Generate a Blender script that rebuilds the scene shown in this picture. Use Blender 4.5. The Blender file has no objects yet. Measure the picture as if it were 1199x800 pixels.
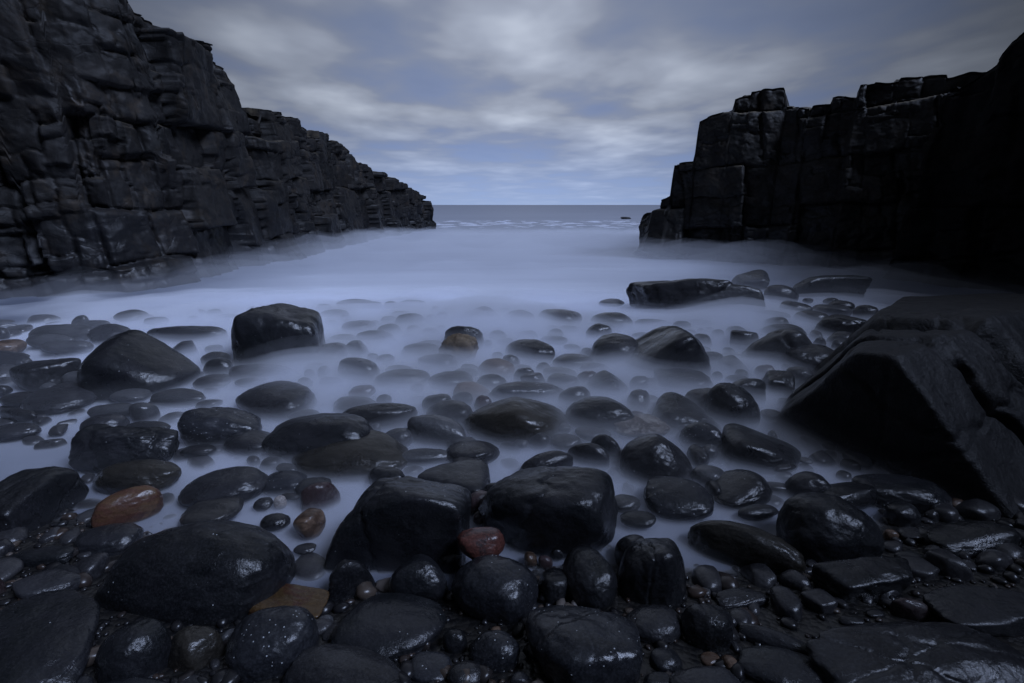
import bpy, bmesh, math, random
import numpy as np
C = bpy.context.scene.collection
RNG = np.random.RandomState(11)
PI = math.pi

# ------------------------------------------------------------------ camera
CAMH = 1.5
F = 599.5
TH = math.atan(160 / F)
cam_d = bpy.data.cameras.new('camera'); cam = bpy.data.objects.new('camera', cam_d); C.objects.link(cam)
cam.location = (0, 0, CAMH); cam.rotation_euler = (PI / 2 - TH, 0, 0)
cam_d.lens = 18.0; cam_d.sensor_width = 36.0; cam_d.clip_start = 0.05; cam_d.clip_end = 20000
bpy.context.scene.camera = cam
cs, sn = math.cos(TH), math.sin(TH)

def ray(px, py):
    a, b = (px - 599.5) / F, (400 - py) / F          # camera space (a, b, -1)
    return np.array([a, cs + b * sn, -sn + b * cs])

def ground_at(px, py, z=0.0):
    r = ray(px, py); t = (z - CAMH) / r[2]
    return np.array([0, 0, CAMH]) + r * t

def project(P):
    x = P[:, 0]; y = P[:, 1]; z = P[:, 2] - CAMH
    d = np.maximum(y * cs - z * sn, 0.05); u = y * sn + z * cs
    return 599.5 + F * x / d, 400 - F * u / d

# ------------------------------------------------------------------ noise
_perm = np.random.RandomState(3).permutation(256); _perm = np.concatenate([_perm, _perm, _perm])
_g = np.random.RandomState(4).randn(256, 3); _g /= np.linalg.norm(_g, axis=1)[:, None]
def noise(P):
    Pi = np.floor(P).astype(int); f = P - Pi; u = f * f * f * (f * (f * 6 - 15) + 10)
    X, Y, Z = Pi[:, 0] & 255, Pi[:, 1] & 255, Pi[:, 2] & 255
    out = np.zeros(len(P))
    for i in (0, 1):
        for j in (0, 1):
            for k in (0, 1):
                h = _perm[_perm[_perm[(X + i) & 255] + ((Y + j) & 255)] + ((Z + k) & 255)] & 255
                g = _g[h]
                d = (f[:, 0] - i) * g[:, 0] + (f[:, 1] - j) * g[:, 1] + (f[:, 2] - k) * g[:, 2]
                w = (u[:, 0] if i else 1 - u[:, 0]) * (u[:, 1] if j else 1 - u[:, 1]) * (u[:, 2] if k else 1 - u[:, 2])
                out += w * d
    return out * 1.6
def fbm(P, o=4, g=0.5):
    s = 0; a = 1.0; q = np.array(P, float)
    for _ in range(o):
        s = s + a * noise(q); q = q * 2.03 + 17.3; a *= g
    return s
def n2(x, y, z=0.0):
    x = np.asarray(x, float); y = np.asarray(y, float)
    return noise(np.stack([x.ravel(), y.ravel(), np.full(x.size, float(z))], 1)).reshape(x.shape)

# ------------------------------------------------------------------ mesh helpers
def mesh_obj(name, V, Fc, mat, parent=None, smooth=True):
    me = bpy.data.meshes.new(name)
    V = np.asarray(V, np.float32); Fc = np.asarray(Fc, np.int32)
    n = Fc.shape[1]
    me.vertices.add(len(V)); me.vertices.foreach_set('co', V.ravel())
    me.loops.add(Fc.size); me.loops.foreach_set('vertex_index', Fc.ravel())
    me.polygons.add(len(Fc)); me.polygons.foreach_set('loop_start', np.arange(0, Fc.size, n, dtype=np.int32))
    me.polygons.foreach_set('loop_total', np.full(len(Fc), n, np.int32))
    me.polygons.foreach_set('use_smooth', np.full(len(Fc), smooth, bool))
    me.update(calc_edges=True)
    if isinstance(mat, (list, tuple)):
        for m in mat: me.materials.append(m)
    else: me.materials.append(mat)
    o = bpy.data.objects.new(name, me); C.objects.link(o)
    if parent: o.parent = parent
    return o
def tag(o, label=None, cat=None, group=None, kind=None):
    if label: o['label'] = label
    if cat: o['category'] = cat
    if group: o['group'] = group
    if kind: o['kind'] = kind
    return o
def grid_faces(nu, nv):
    i = np.arange(nu - 1)[:, None] * nv + np.arange(nv - 1)[None, :]
    i = i.ravel()
    return np.stack([i, i + nv, i + nv + 1, i + 1], 1)
_ico = {}
def ico(n):
    if n not in _ico:
        bm = bmesh.new(); bmesh.ops.create_icosphere(bm, subdivisions=n, radius=1)
        V = np.array([v.co[:] for v in bm.verts]); Fc = np.array([[v.index for v in f.verts] for f in bm.faces])
        bm.free(); _ico[n] = (V, Fc)
    return _ico[n]

# ------------------------------------------------------------------ materials
class NT:
    def __init__(s, name):
        s.m = bpy.data.materials.new(name); s.m.use_nodes = True; s.t = s.m.node_tree; s.t.nodes.clear()
        s.out = s.n('ShaderNodeOutputMaterial')
    def n(s, typ, **kw):
        nd = s.t.nodes.new(typ)
        for k, v in kw.items():
            if k.startswith('i_'): nd.inputs[k[2:].replace('_', ' ')].default_value = v
            else: setattr(nd, k, v)
        return nd
    def l(s, a, b): s.t.links.new(a, b)
    def noise(s, vec, scale, detail=4, rough=0.55, dist=0.0):
        nd = s.n('ShaderNodeTexNoise'); nd.inputs['Scale'].default_value = scale; nd.inputs['Detail'].default_value = detail
        nd.inputs['Roughness'].default_value = rough; nd.inputs['Distortion'].default_value = dist
        if vec is not None: s.l(vec, nd.inputs['Vector'])
        return nd.outputs['Fac']
    def ramp(s, fac, stops):
        r = s.n('ShaderNodeValToRGB'); e = r.color_ramp.elements
        while len(e) < len(stops): e.new(0.5)
        for k, (p, c) in enumerate(stops):
            e[k].position = p; e[k].color = (c, c, c, 1) if not isinstance(c, tuple) else (*c, 1)
        s.l(fac, r.inputs['Fac']); return r.outputs['Color']
    def mixc(s, f, a, b, mode='MIX'):
        m = s.n('ShaderNodeMix', data_type='RGBA', blend_type=mode)
        for soc, v in ((m.inputs[0], f), (m.inputs[6], a), (m.inputs[7], b)):
            if hasattr(v, 'is_output'): s.l(v, soc)
            else: soc.default_value = v if isinstance(v, (int, float)) else (*v, 1)
        return m.outputs[2]
    def math(s, op, a, b=None, c=None, clamp=False):
        m = s.n('ShaderNodeMath', operation=op); m.use_clamp = clamp
        for k, v in enumerate((a, b, c)):
            if v is None: continue
            if hasattr(v, 'is_output'): s.l(v, m.inputs[k])
            else: m.inputs[k].default_value = v
        return m.outputs[0]

def rock_mat(name, c1, c2, rough=(0.22, 0.5), speck=0.0, streak=0.0, bump=0.25, blotch=None, coat=0.5, sc=1.0):
    t = NT(name)
    tc = t.n('ShaderNodeTexCoord').outputs['Object']
    oi = t.n('ShaderNodeObjectInfo').outputs['Random']
    off = t.n('ShaderNodeVectorMath', operation='ADD'); t.l(tc, off.inputs[0])
    cm = t.n('ShaderNodeCombineXYZ'); r10 = t.math('MULTIPLY', oi, 37.0); t.l(r10, cm.inputs[0]); t.l(r10, cm.inputs[2]); t.l(cm.outputs[0], off.inputs[1])
    v = off.outputs[0]
    big = t.noise(v, 5 * sc, 6, 0.6, 0.4)
    col = t.mixc(t.ramp(big, [(0.35, 0.0), (0.68, 1.0)]), c1, c2)
    if streak:
        mp = t.n('ShaderNodeMapping'); mp.inputs['Scale'].default_value = (1, 7, 7); mp.inputs['Rotation'].default_value = (0.3, 0.5, 0.4); t.l(v, mp.inputs['Vector'])
        sf = t.ramp(t.noise(mp.outputs[0], 3, 4, 0.6, 1.0), [(0.45, 0.0), (0.62, 1.0)])
        col = t.mixc(t.math('MULTIPLY', sf, streak), col, blotch or (0.09, 0.07, 0.05))
    elif blotch:
        bf = t.ramp(t.noise(v, 9 * sc, 5, 0.7, 0.8), [(0.5, 0.0), (0.6, 1.0)])
        col = t.mixc(bf, col, blotch)
    # per-object tone
    tone = t.math('MULTIPLY_ADD', oi, 0.7, 0.65)
    tn = t.n('ShaderNodeCombineColor'); [t.l(tone, tn.inputs[k]) for k in range(3)]
    col = t.mixc(1.0, col, tn.outputs[0], 'MULTIPLY')
    grain = t.noise(v, 120, 3, 0.7)
    col = t.mixc(t.math('MULTIPLY', t.ramp(grain, [(0.45, 0.0), (0.75, 1.0)]), 0.45), col, (c2[0] * 2.2 + .01, c2[1] * 2.2 + .01, c2[2] * 2.2 + .01))
    if speck:  # light dots paint small wet glints and white specks into the colour
        vo = t.n('ShaderNodeTexVoronoi'); vo.inputs['Scale'].default_value = 75; t.l(v, vo.inputs['Vector'])
        cut = t.math('LESS_THAN', vo.outputs['Distance'], 0.17)
        rnd = t.n('ShaderNodeSeparateColor'); t.l(vo.outputs['Color'], rnd.inputs[0])
        reg = t.ramp(t.noise(v, 6, 2), [(0.42, 0.0), (0.6, 1.0)])
        some = t.math('LESS_THAN', rnd.outputs[0], t.math('MULTIPLY', reg, speck))
        col = t.mixc(t.math('MULTIPLY', cut, some), col, (0.42, 0.44, 0.46))
    rf = t.noise(v, 7 * sc, 5, 0.65, 0.3)
    mr = t.n('ShaderNodeMapRange'); t.l(rf, mr.inputs[0]); mr.inputs[1].default_value = 0.35; mr.inputs[2].default_value = 0.68
    mr.inputs[3].default_value = rough[0]; mr.inputs[4].default_value = rough[1]
    b = t.n('ShaderNodeBsdfPrincipled'); t.l(col, b.inputs['Base Color']); t.l(mr.outputs[0], b.inputs['Roughness'])
    b.inputs['Specular IOR Level'].default_value = 0.32
    b.inputs['Coat Weight'].default_value = coat * 0.7; b.inputs['Coat Roughness'].default_value = 0.16
    b1 = t.n('ShaderNodeBump'); b1.inputs['Strength'].default_value = bump; b1.inputs['Distance'].default_value = 0.02
    t.l(t.noise(v, 16 * sc, 8, 0.62, 0.2), b1.inputs['Height'])
    b2 = t.n('ShaderNodeBump'); b2.inputs['Strength'].default_value = bump * 0.9; b2.inputs['Distance'].default_value = 0.003
    t.l(t.noise(v, 110, 3, 0.6), b2.inputs['Height']); t.l(b1.outputs[0], b2.inputs['Normal'])
    t.l(b2.outputs[0], b.inputs['Normal']); t.l(b2.outputs[0], b.inputs['Coat Normal'])
    t.l(b.outputs[0], t.out.inputs['Surface'])
    return t.m

M = {
 'black': rock_mat('wet_black_stone', (0.006, 0.007, 0.008), (0.015, 0.015, 0.018), speck=0.03, bump=0.35),
 'dark':  rock_mat('wet_dark_stone', (0.010, 0.010, 0.012), (0.023, 0.023, 0.026), speck=0.02, bump=0.35),
 'brownblack': rock_mat('wet_brown_black_stone', (0.010, 0.009, 0.008), (0.024, 0.021, 0.017)),
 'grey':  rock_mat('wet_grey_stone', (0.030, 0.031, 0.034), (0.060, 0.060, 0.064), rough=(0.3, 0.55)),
 'speck': rock_mat('speckled_black_stone', (0.011, 0.012, 0.015), (0.024, 0.025, 0.030), speck=0.4),
 'stripe': rock_mat('veined_dark_stone', (0.013, 0.013, 0.015), (0.028, 0.027, 0.028), streak=0.6, blotch=(0.07, 0.065, 0.06)),
 'ochre': rock_mat('ochre_stone', (0.08, 0.058, 0.037), (0.17, 0.125, 0.078), rough=(0.5, 0.8), bump=0.8, blotch=(0.05, 0.035, 0.03), coat=0.1),
 'red':   rock_mat('dull_red_stone', (0.065, 0.020, 0.016), (0.12, 0.044, 0.034), rough=(0.3, 0.5), blotch=(0.035, 0.018, 0.018)),
 'orange': rock_mat('orange_banded_stone', (0.045, 0.019, 0.014), (0.080, 0.036, 0.024), streak=0.7, blotch=(0.10, 0.060, 0.028)),
 'amber': rock_mat('amber_stone', (0.030, 0.017, 0.008), (0.062, 0.036, 0.014), blotch=(0.035, 0.012, 0.008)),
 'plum':  rock_mat('plum_red_stone', (0.022, 0.014, 0.015), (0.045, 0.029, 0.030), blotch=(0.07, 0.06, 0.06)),
 'tan':   rock_mat('greyish_tan_stone', (0.10, 0.078, 0.07), (0.16, 0.13, 0.115), rough=(0.4, 0.6), coat=0.2),
 'mottle': rock_mat('barnacled_stone', (0.035, 0.030, 0.028), (0.085, 0.065, 0.052), rough=(0.4, 0.7), bump=0.9, blotch=(0.22, 0.20, 0.18), coat=0.4),
 'vein':  rock_mat('brown_veined_stone', (0.030, 0.018, 0.013), (0.060, 0.036, 0.024), streak=0.8, blotch=(0.15, 0.10, 0.07)),
 'pale':  rock_mat('pale_stone', (0.28, 0.25, 0.24), (0.38, 0.35, 0.33), rough=(0.4, 0.6), coat=0.1),
}
WORD = dict(black='black', dark='dark', brownblack='brownish black', grey='grey', speck='white-speckled', stripe='veined', ochre='ochre', red='dull red',
            orange='orange', amber='amber', plum='plum-coloured', tan='tan', mottle='barnacled', vein='brown-veined', pale='pale')

def cliff_mat(name, c1, c2, warm, lichen=0.0, spec=0.3):
    t = NT(name); v = t.n('ShaderNodeTexCoord').outputs['Object']
    col = t.mixc(t.ramp(t.noise(v, 0.9, 7, 0.62, 0.5), [(0.38, 0.0), (0.66, 1.0)]), c1, c2)
    col = t.mixc(t.math('MULTIPLY', t.ramp(t.noise(v, 2.2, 6, 0.7, 0.3), [(0.52, 0.0), (0.68, 1.0)]), 0.7), col, warm)
    mp = t.n('ShaderNodeMapping'); mp.inputs['Scale'].default_value = (5, 5, 0.5); t.l(v, mp.inputs['Vector'])
    col = t.mixc(t.math('MULTIPLY', t.ramp(t.noise(mp.outputs[0], 1.4, 4, 0.6), [(0.45, 0.0), (0.7, 1.0)]), 0.5), col, (c1[0] * .35, c1[1] * .35, c1[2] * .4))
    sx = t.n('ShaderNodeSeparateXYZ'); t.l(v, sx.inputs[0])
    vb = t.n('ShaderNodeTexVoronoi', distance='CHEBYCHEV'); vb.inputs['Scale'].default_value = 0.9; t.l(v, vb.inputs['Vector'])
    bwn = t.n('ShaderNodeRGBToBW'); t.l(vb.outputs['Color'], bwn.inputs[0])
    tone = t.ramp(bwn.outputs[0], [(0.1, 0.45), (0.9, 1.5)]); col = t.mixc(1.0, col, tone, 'MULTIPLY')
    # grain
    col = t.mixc(t.math('MULTIPLY', t.ramp(t.noise(v, 38, 4, 0.7), [(0.5, 0.0), (0.72, 1.0)]), 0.4), col, (c2[0] * 2.4, c2[1] * 2.3, c2[2] * 2.1))
    # tide wetting: darker, glossier rock up to a ragged line above the sea
    wl = t.math('ADD', sx.outputs['Z'], t.math('MULTIPLY', t.noise(v, 0.8, 4), -2.2))
    wet = t.math('MULTIPLY_ADD', wl, -1.4, 0.6, True)
    col = t.mixc(t.math('MULTIPLY', wet, 0.4), col, (0.008, 0.009, 0.012))
    if lichen:
        ge = t.n('ShaderNodeNewGeometry'); sn_ = t.n('ShaderNodeSeparateXYZ'); t.l(ge.outputs['Normal'], sn_.inputs[0])
        up = t.math('MULTIPLY_ADD', sn_.outputs['Z'], 3.0, -1.8, True)
        hi = t.math('MULTIPLY_ADD', sx.outputs['Z'], 1.0, -1.6, True)
        f = t.math('MULTIPLY', t.math('MULTIPLY', up, hi), t.ramp(t.noise(v, 3, 5, 0.7), [(0.4, 0.0), (0.6, lichen)]))
        col = t.mixc(f, col, (0.14, 0.115, 0.08))
    b = t.n('ShaderNodeBsdfPrincipled'); t.l(col, b.inputs['Base Color'])
    t.l(t.math('MULTIPLY_ADD', t.noise(v, 1.7, 4, 0.6), 0.8, t.math('MULTIPLY_ADD', wet, -0.17, 0.24), True), b.inputs['Roughness']); b.inputs['Specular IOR Level'].default_value = spec
    b1 = t.n('ShaderNodeBump'); b1.inputs['Strength'].default_value = 0.5; b1.inputs['Distance'].default_value = 0.04
    hgt = t.math('ADD', t.noise(v, 2.4, 9, 0.64, 0.3), t.math('MULTIPLY', t.noise(mp.outputs[0], 2.0, 4, 0.6), 0.25))
    t.l(hgt, b1.inputs['Height'])
    mp2 = t.n('ShaderNodeMapping'); mp2.inputs['Scale'].default_value = (0.8, 0.8, 1.7); mp2.inputs['Rotation'].default_value = (0.12, -0.1, 0.3)
    wv = t.n('ShaderNodeVectorMath', operation='ADD'); nz = t.n('ShaderNodeTexNoise'); nz.inputs['Scale'].default_value = 1.1; nz.inputs['Detail'].default_value = 4
    t.l(v, nz.inputs['Vector']); t.l(v, wv.inputs[0]); t.l(nz.outputs['Color'], wv.inputs[1]); t.l(wv.outputs[0], mp2.inputs['Vector'])
    vo = t.n('ShaderNodeTexVoronoi', feature='DISTANCE_TO_EDGE'); vo.inputs['Scale'].default_value = 1.5; t.l(mp2.outputs[0], vo.inputs['Vector'])
    b0 = t.n('ShaderNodeBump'); b0.inputs['Strength'].default_value = 0.15; b0.inputs['Distance'].default_value = 0.04
    t.l(t.ramp(vo.outputs['Distance'], [(0.0, 0.0), (0.035, 1.0)]), b0.inputs['Height']); t.l(b0.outputs[0], b1.inputs['Normal'])
    t.l(b1.outputs[0], b.inputs['Normal']); t.l(b.outputs[0], t.out.inputs['Surface'])
    return t.m
MC1 = cliff_mat('weathered_dolerite', (0.006, 0.0057, 0.006), (0.0145, 0.0130, 0.0120), (0.032, 0.023, 0.015), 0.5, 0.22)
MC2 = cliff_mat('brown_dolerite', (0.009, 0.009, 0.009), (0.020, 0.0175, 0.015), (0.040, 0.030, 0.021), 0.8)
MC3 = cliff_mat('shaded_dolerite', (0.005, 0.005, 0.005), (0.010, 0.009, 0.009), (0.014, 0.012, 0.010), spec=0.08)  # darker dolerite copy, the slope's deep shade put into its colour

# ------------------------------------------------------------------ ground height and mist height
def shore_y(x):
    return 1.86 + 0.10 * np.sin(x * 1.7 + 0.5) + np.where(x > 0.9, (x - 0.9) * 0.5, 0) + np.where(x < -0.9, np.minimum((-x - 0.9) * 0.55, 0.45), 0)
def ground_z(x, y):
    x = np.asarray(x, float); y = np.asarray(y, float)
    z = (shore_y(x) - y) * 0.17
    z = np.where(z < 0, np.maximum(z, -0.4), np.minimum(z, 1.2))
    return z + 0.025 * n2(x * 1.9, y * 1.9, 3.3) - 0.02
def mist_h(x, y):
    """Height to which the long surge of foam and spray stands over the water."""
    x = np.asarray(x, float); y = np.asarray(y, float)
    h = np.interp(y, [0.5, 1.8, 2.4, 3.4, 5, 8, 12, 18, 26, 36], [-0.30, 0.02, 0.12, 0.22, 0.27, 0.285, 0.40, 0.42, 0.25, -0.35])
    side = np.clip((np.abs(x + 0.3) - 0.55 * y - 0.2) / (0.3 * y + 0.5), 0, 1)
    h = h - np.where(h > 0, 0.35 * side * h, 0.1 * side)
    h = h + (0.10 + 0.07 * np.clip(y / 14, 0, 1)) * (n2(x * 0.8 + 4, y * 0.75, 1.7) + 0.45 * n2(x * 1.9 + 0.6 * y, y * 2.2, 4.4)) * np.clip(y / 4, 0, 1)
    return h

# ------------------------------------------------------------------ stones
def stone_shape(seed, p, nsub, rough=1.0, crease=0, planes=None, nplanes=None):
    r = np.random.RandomState(seed)
    V, Fc = ico(nsub)
    if planes is None:
        k = nplanes or r.randint(7, 12)
        N = r.randn(k, 3); N[:, 2] *= 0.7; N /= np.linalg.norm(N, axis=1)[:, None]
        D = r.uniform(0.72, 1.05, k)
        ax = np.array([[1, 0, 0], [-1, 0, 0], [0, 1, 0], [0, -1, 0], [0, 0, 1], [0, 0, -1]], float)
        ax += r.randn(6, 3) * 0.16; ax /= np.linalg.norm(ax, axis=1)[:, None]
        N = np.vstack([N, ax]); D = np.concatenate([D, r.uniform(0.85, 1.0, 6)])
    else:
        N = np.array([q[:3] for q in planes], float); N /= np.linalg.norm(N, axis=1)[:, None]; D = np.array([q[3] for q in planes], float)
    q = np.maximum(V @ N.T, 0) / D
    rad = (q ** p).sum(1) ** (-1.0 / p)
    rad = rad / rad.mean()
    rad = rad ** (0.5 if p <= 5 else 0.72 if p < 8 else 0.95)
    o = r.uniform(0, 50, 3)
    rad = rad * (1 + 0.05 * rough * fbm(V * 1.3 + o, 2) + 0.018 * rough * fbm(V * 4.1 + o, 4, 0.55))
    for _ in range(crease):
        n = r.randn(3); n[2] *= .6; n /= np.linalg.norm(n); d = r.uniform(-0.35, 0.45)
        e = V @ n - d + 0.10 * fbm(V * 2.2 + o + 9, 3)
        w = r.uniform(0.025, 0.06); st = r.uniform(0.02, 0.06)
        rad = rad * (1 - r.uniform(0.03, 0.07) * np.exp(-(e / w) ** 2) + st * (1 / (1 + np.exp(np.clip(-e / 0.03, -30, 30))) - 0.5))
    P = V * rad[:, None]
    P /= np.abs(P).max(0)
    return P, Fc

def fit_stone(P, x0, y0, x1, y1, zb_f, k, yaw, sl, sh, fixh=None, roll=0.0, up=0.0):
    zb_fn = lambda a_, b_: zb_f(a_, b_) + up
    """Real size and place of a stone standing on the ground, from how large the photograph shows it."""
    P = P.copy(); P[:, 2] *= (1 + sl * P[:, 0]); P[:, 0] += sh * P[:, 2]
    if roll:
        c, s = math.cos(roll), math.sin(roll); P[:, [0, 2]] = np.stack([P[:, 0] * c - P[:, 2] * s, P[:, 0] * s + P[:, 2] * c], 1)
    cpx = (x0 + x1) / 2
    g = ground_at(cpx, y1, 0.0); zb = float(zb_fn(g[0], g[1])); g = ground_at(cpx, y1, zb)
    w = (x1 - x0) / F * g[1] * 0.5 * 1.02; X, Y = g[0], g[1] + 0.4 * w
    kk = k; h = w * 0.6; cy, sy = math.cos(yaw), math.sin(yaw)
    bury = 0.47 if y1 < 600 else 0.36
    for it in range(26):
        zb = float(zb_fn(X, Y))
        Q = P * np.array([w, w * kk, h])
        Q = np.stack([Q[:, 0] * cy - Q[:, 1] * sy, Q[:, 0] * sy + Q[:, 1] * cy, Q[:, 2]], 1)
        W = Q + np.array([X, Y, zb + h * (1 - 2 * bury)])
        vis = W[:, 2] > zb - 0.004
        a, b = project(W[vis])
        gx0, gx1, gy0, gy1 = a.min(), a.max(), b.min(), b.max()
        w *= 1 + 0.8 * ((x1 - x0) / max(gx1 - gx0, 1) - 1)
        X += 0.9 * ((x0 + x1) / 2 - (gx0 + gx1) / 2) / F * Y
        ya = ground_at(cpx, max(min(gy1, 1500), 246), zb)[1]; yb = ground_at(cpx, max(y1, 246), zb)[1]
        Y += 0.8 * (yb - ya)
        e = (y1 - y0) / max(gy1 - gy0, 1)
        hn = h * (1 + 0.6 * (e - 1)); hc = min(max(hn, 0.30 * w), 1.15 * w)
        if fixh: hc = fixh * w
        if abs(hc - hn) > 1e-9: kk = min(max(kk * (1 + 0.5 * (e - 1)), 0.3), 1.9)
        h = hc
    RES.append((gx0-x0,gx1-x1,gy0-y0,gy1-y1,x1-x0,y1-y0,h/w,kk,Y)); return (X, Y, zb + h * (1 - 2 * bury)), Q

PLACED = []   # every stone: pixel box, label, landmark key
RES=[]
def zb_of(x, y, f=0.4):
    return max(float(ground_z(x, y)), f * max(0.0, float(mist_h(x, y))), 0.0 if y > float(shore_y(x)) else -1)

def stone(crop, sc, x0, y0, x1, y1, opts='', label=None, key=None):
    o = dict(m='dark', p=4.0, k=0.8, y=0.0, sl=0.0, sh=0.0, c=0, r=1.0, h=None, n=None, ro=0.0, s=None, pk=0.0, pa=0.0, z=0.0)
    for tk in opts.split():
        a, b = tk.split(':'); o[a] = b if a == 'm' else float(b)
    X0, Y0, X1, Y1 = crop[0] + x0 / sc, crop[1] + y0 / sc, crop[0] + x1 / sc, crop[1] + y1 / sc
    if Y1 < 590: Y1 += 0.16 * (Y1 - Y0); e_ = 0.04 * (X1 - X0); X0 -= e_; X1 += e_
    wpx = X1 - X0
    nsub = 4 if wpx < 16 else 5 if wpx < 60 else 6
    seed = int(o['s']) if o['s'] else 1000 + len(PLACED) * 7
    rr = np.random.RandomState(seed + 5)
    P, Fc = stone_shape(seed, o['p'], nsub, o['r'], int(o['c']), nplanes=int(o['n']) if o['n'] else None)
    if o['pa']:
        up = P[:, 2] > -0.3
        P[:, 2] = np.where(up, -0.3 + (P[:, 2] + 0.3) * (1 - o['pa'] * np.sqrt((P[:, 0] - o['pk']) ** 2 + 0.02) / (1 + abs(o['pk']))), P[:, 2]); P[:, 2] /= P[:, 2].max()
    yaw = math.radians(o['y'] if o['y'] else rr.uniform(-14, 14))
    loc, Q = fit_stone(P, X0, Y0, X1, Y1, zb_of, o['k'], yaw, o['sl'], o['sh'], o['h'], math.radians(o['ro']), o['z'])
    name = 'boulder' if wpx > 90 else 'stone'
    ob = mesh_obj(name, Q, Fc, M[o['m']]); ob.location = loc
    PLACED.append(dict(ob=ob, box=(X0, Y0, X1, Y1), label=label, key=key, m=o['m'], w=wpx))
    ob['category'] = name
    return ob

P1, P2, P3, P4, P5 = (0, 340), (200, 340), (400, 340), (600, 340), (780, 310)
P6, P7, P8, P9, P10 = (200, 460), (400, 460), (600, 460), (800, 460), (0, 480)
D_, E_, F_ = (0, 533), (400, 533), (800, 533)
def many(crop, sc, rows):
    for q in rows: stone(crop, sc, *q)
many(P1, 5, [
 (475, 230, 1150, 570, 'm:black p:6 c:0 s:39 r:.7 pk:-.25 pa:.5', 'big black two-humped boulder with a pointed knob on its crest', 'two-humped boulder'),
 (68, 395, 480, 540, 'm:dark p:10 sl:.05', 'grey-black stone with a flat table top and a square corner, deep in mist', 'table-topped stone'),
 (985, 293, 1152, 365, 'm:black p:16', 'small squared black block on the sea side of the two-humped boulder', None),
 (875, 218, 1320, 295, 'm:dark p:6 k:.5', 'long low loaf-shaped stone between the two-humped and block boulders', 'loaf stone'),
 (520, 195, 790, 290, 'm:dark', 'dark dome-shaped stone rising just seaward of the two-humped boulder', None),
 (-80, 285, 150, 350, 'm:vein', 'low brown-tinted stone in mist under the long cliff', 'brown low stone'),
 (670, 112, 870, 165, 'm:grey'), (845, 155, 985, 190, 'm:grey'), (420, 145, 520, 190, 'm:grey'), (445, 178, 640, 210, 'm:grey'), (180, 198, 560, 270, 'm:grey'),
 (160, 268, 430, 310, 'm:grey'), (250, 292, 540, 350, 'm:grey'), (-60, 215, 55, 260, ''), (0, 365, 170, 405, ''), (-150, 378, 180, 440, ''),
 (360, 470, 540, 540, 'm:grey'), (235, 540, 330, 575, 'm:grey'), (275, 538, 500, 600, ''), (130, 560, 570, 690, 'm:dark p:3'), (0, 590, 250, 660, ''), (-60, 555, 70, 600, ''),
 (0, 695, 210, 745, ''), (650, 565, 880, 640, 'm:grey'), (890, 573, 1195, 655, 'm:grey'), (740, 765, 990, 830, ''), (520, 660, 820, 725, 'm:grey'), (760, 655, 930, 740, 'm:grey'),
])
many(P2, 5, [
 (372, 75, 892, 400, 'm:black p:9 s:52 n:1 k:.8 c:0', 'large block boulder with a flat wet top and sheer dark sides, alone in mist', 'block boulder'),
 (670, 305, 1035, 425, 'm:dark p:6 sl:.55', 'wing-shaped stone sloping up away from the block boulder', 'wing stone'),
 (1010, 290, 1162, 388, 'm:black p:14', 'squared dark block touching the high end of the wing stone', None),
 (395, 528, 835, 710, 'm:dark p:6 c:0', 'barrel-shaped grey stone with white mist across its middle', 'barrel stone'),
 (345, 428, 712, 510, 'm:grey p:7 r:1.8', 'flat rough grey stone with a notched edge shoreward of the block boulder', 'notched flat stone'),
 (985, 393, 1215, 510, 'm:dark p:4', 'smooth egg-shaped dome stone headland side of the block boulder', 'egg stone'),
 (1005, 175, 1200, 240, 'm:dark p:6'), (440, 80, 500, 120, ''), (850, 78, 950, 115, 'm:grey'), (870, 110, 1045, 165, 'sh:.2'), (975, 50, 1180, 105, 'm:grey'), (1110, 65, 1240, 105, 'm:grey'),
 (885, 172, 985, 210, 'm:grey'), (900, 255, 1090, 315, 'm:grey'), (180, 358, 350, 425, ''), (195, 395, 370, 485, 'm:black p:5'), (360, 385, 500, 435, 'm:vein'), (200, 318, 305, 355, ''),
 (135, 488, 350, 560, ''), (380, 508, 560, 555, 'm:grey'), (780, 460, 840, 498, ''), (860, 428, 930, 492, ''), (745, 508, 830, 548, ''), (1045, 553, 1195, 612, 'm:plum p:5'),
 (960, 620, 1200, 690, 'm:grey'), (150, 638, 300, 685, 'm:grey'), (690, 695, 870, 755, 'm:grey'), (140, 430, 195, 500, ''), (210, 108, 300, 140, 'm:grey'), (300, 140, 410, 170, 'm:grey'), (1080, 233, 1310, 312, 'm:black p:5'),
])
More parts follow.
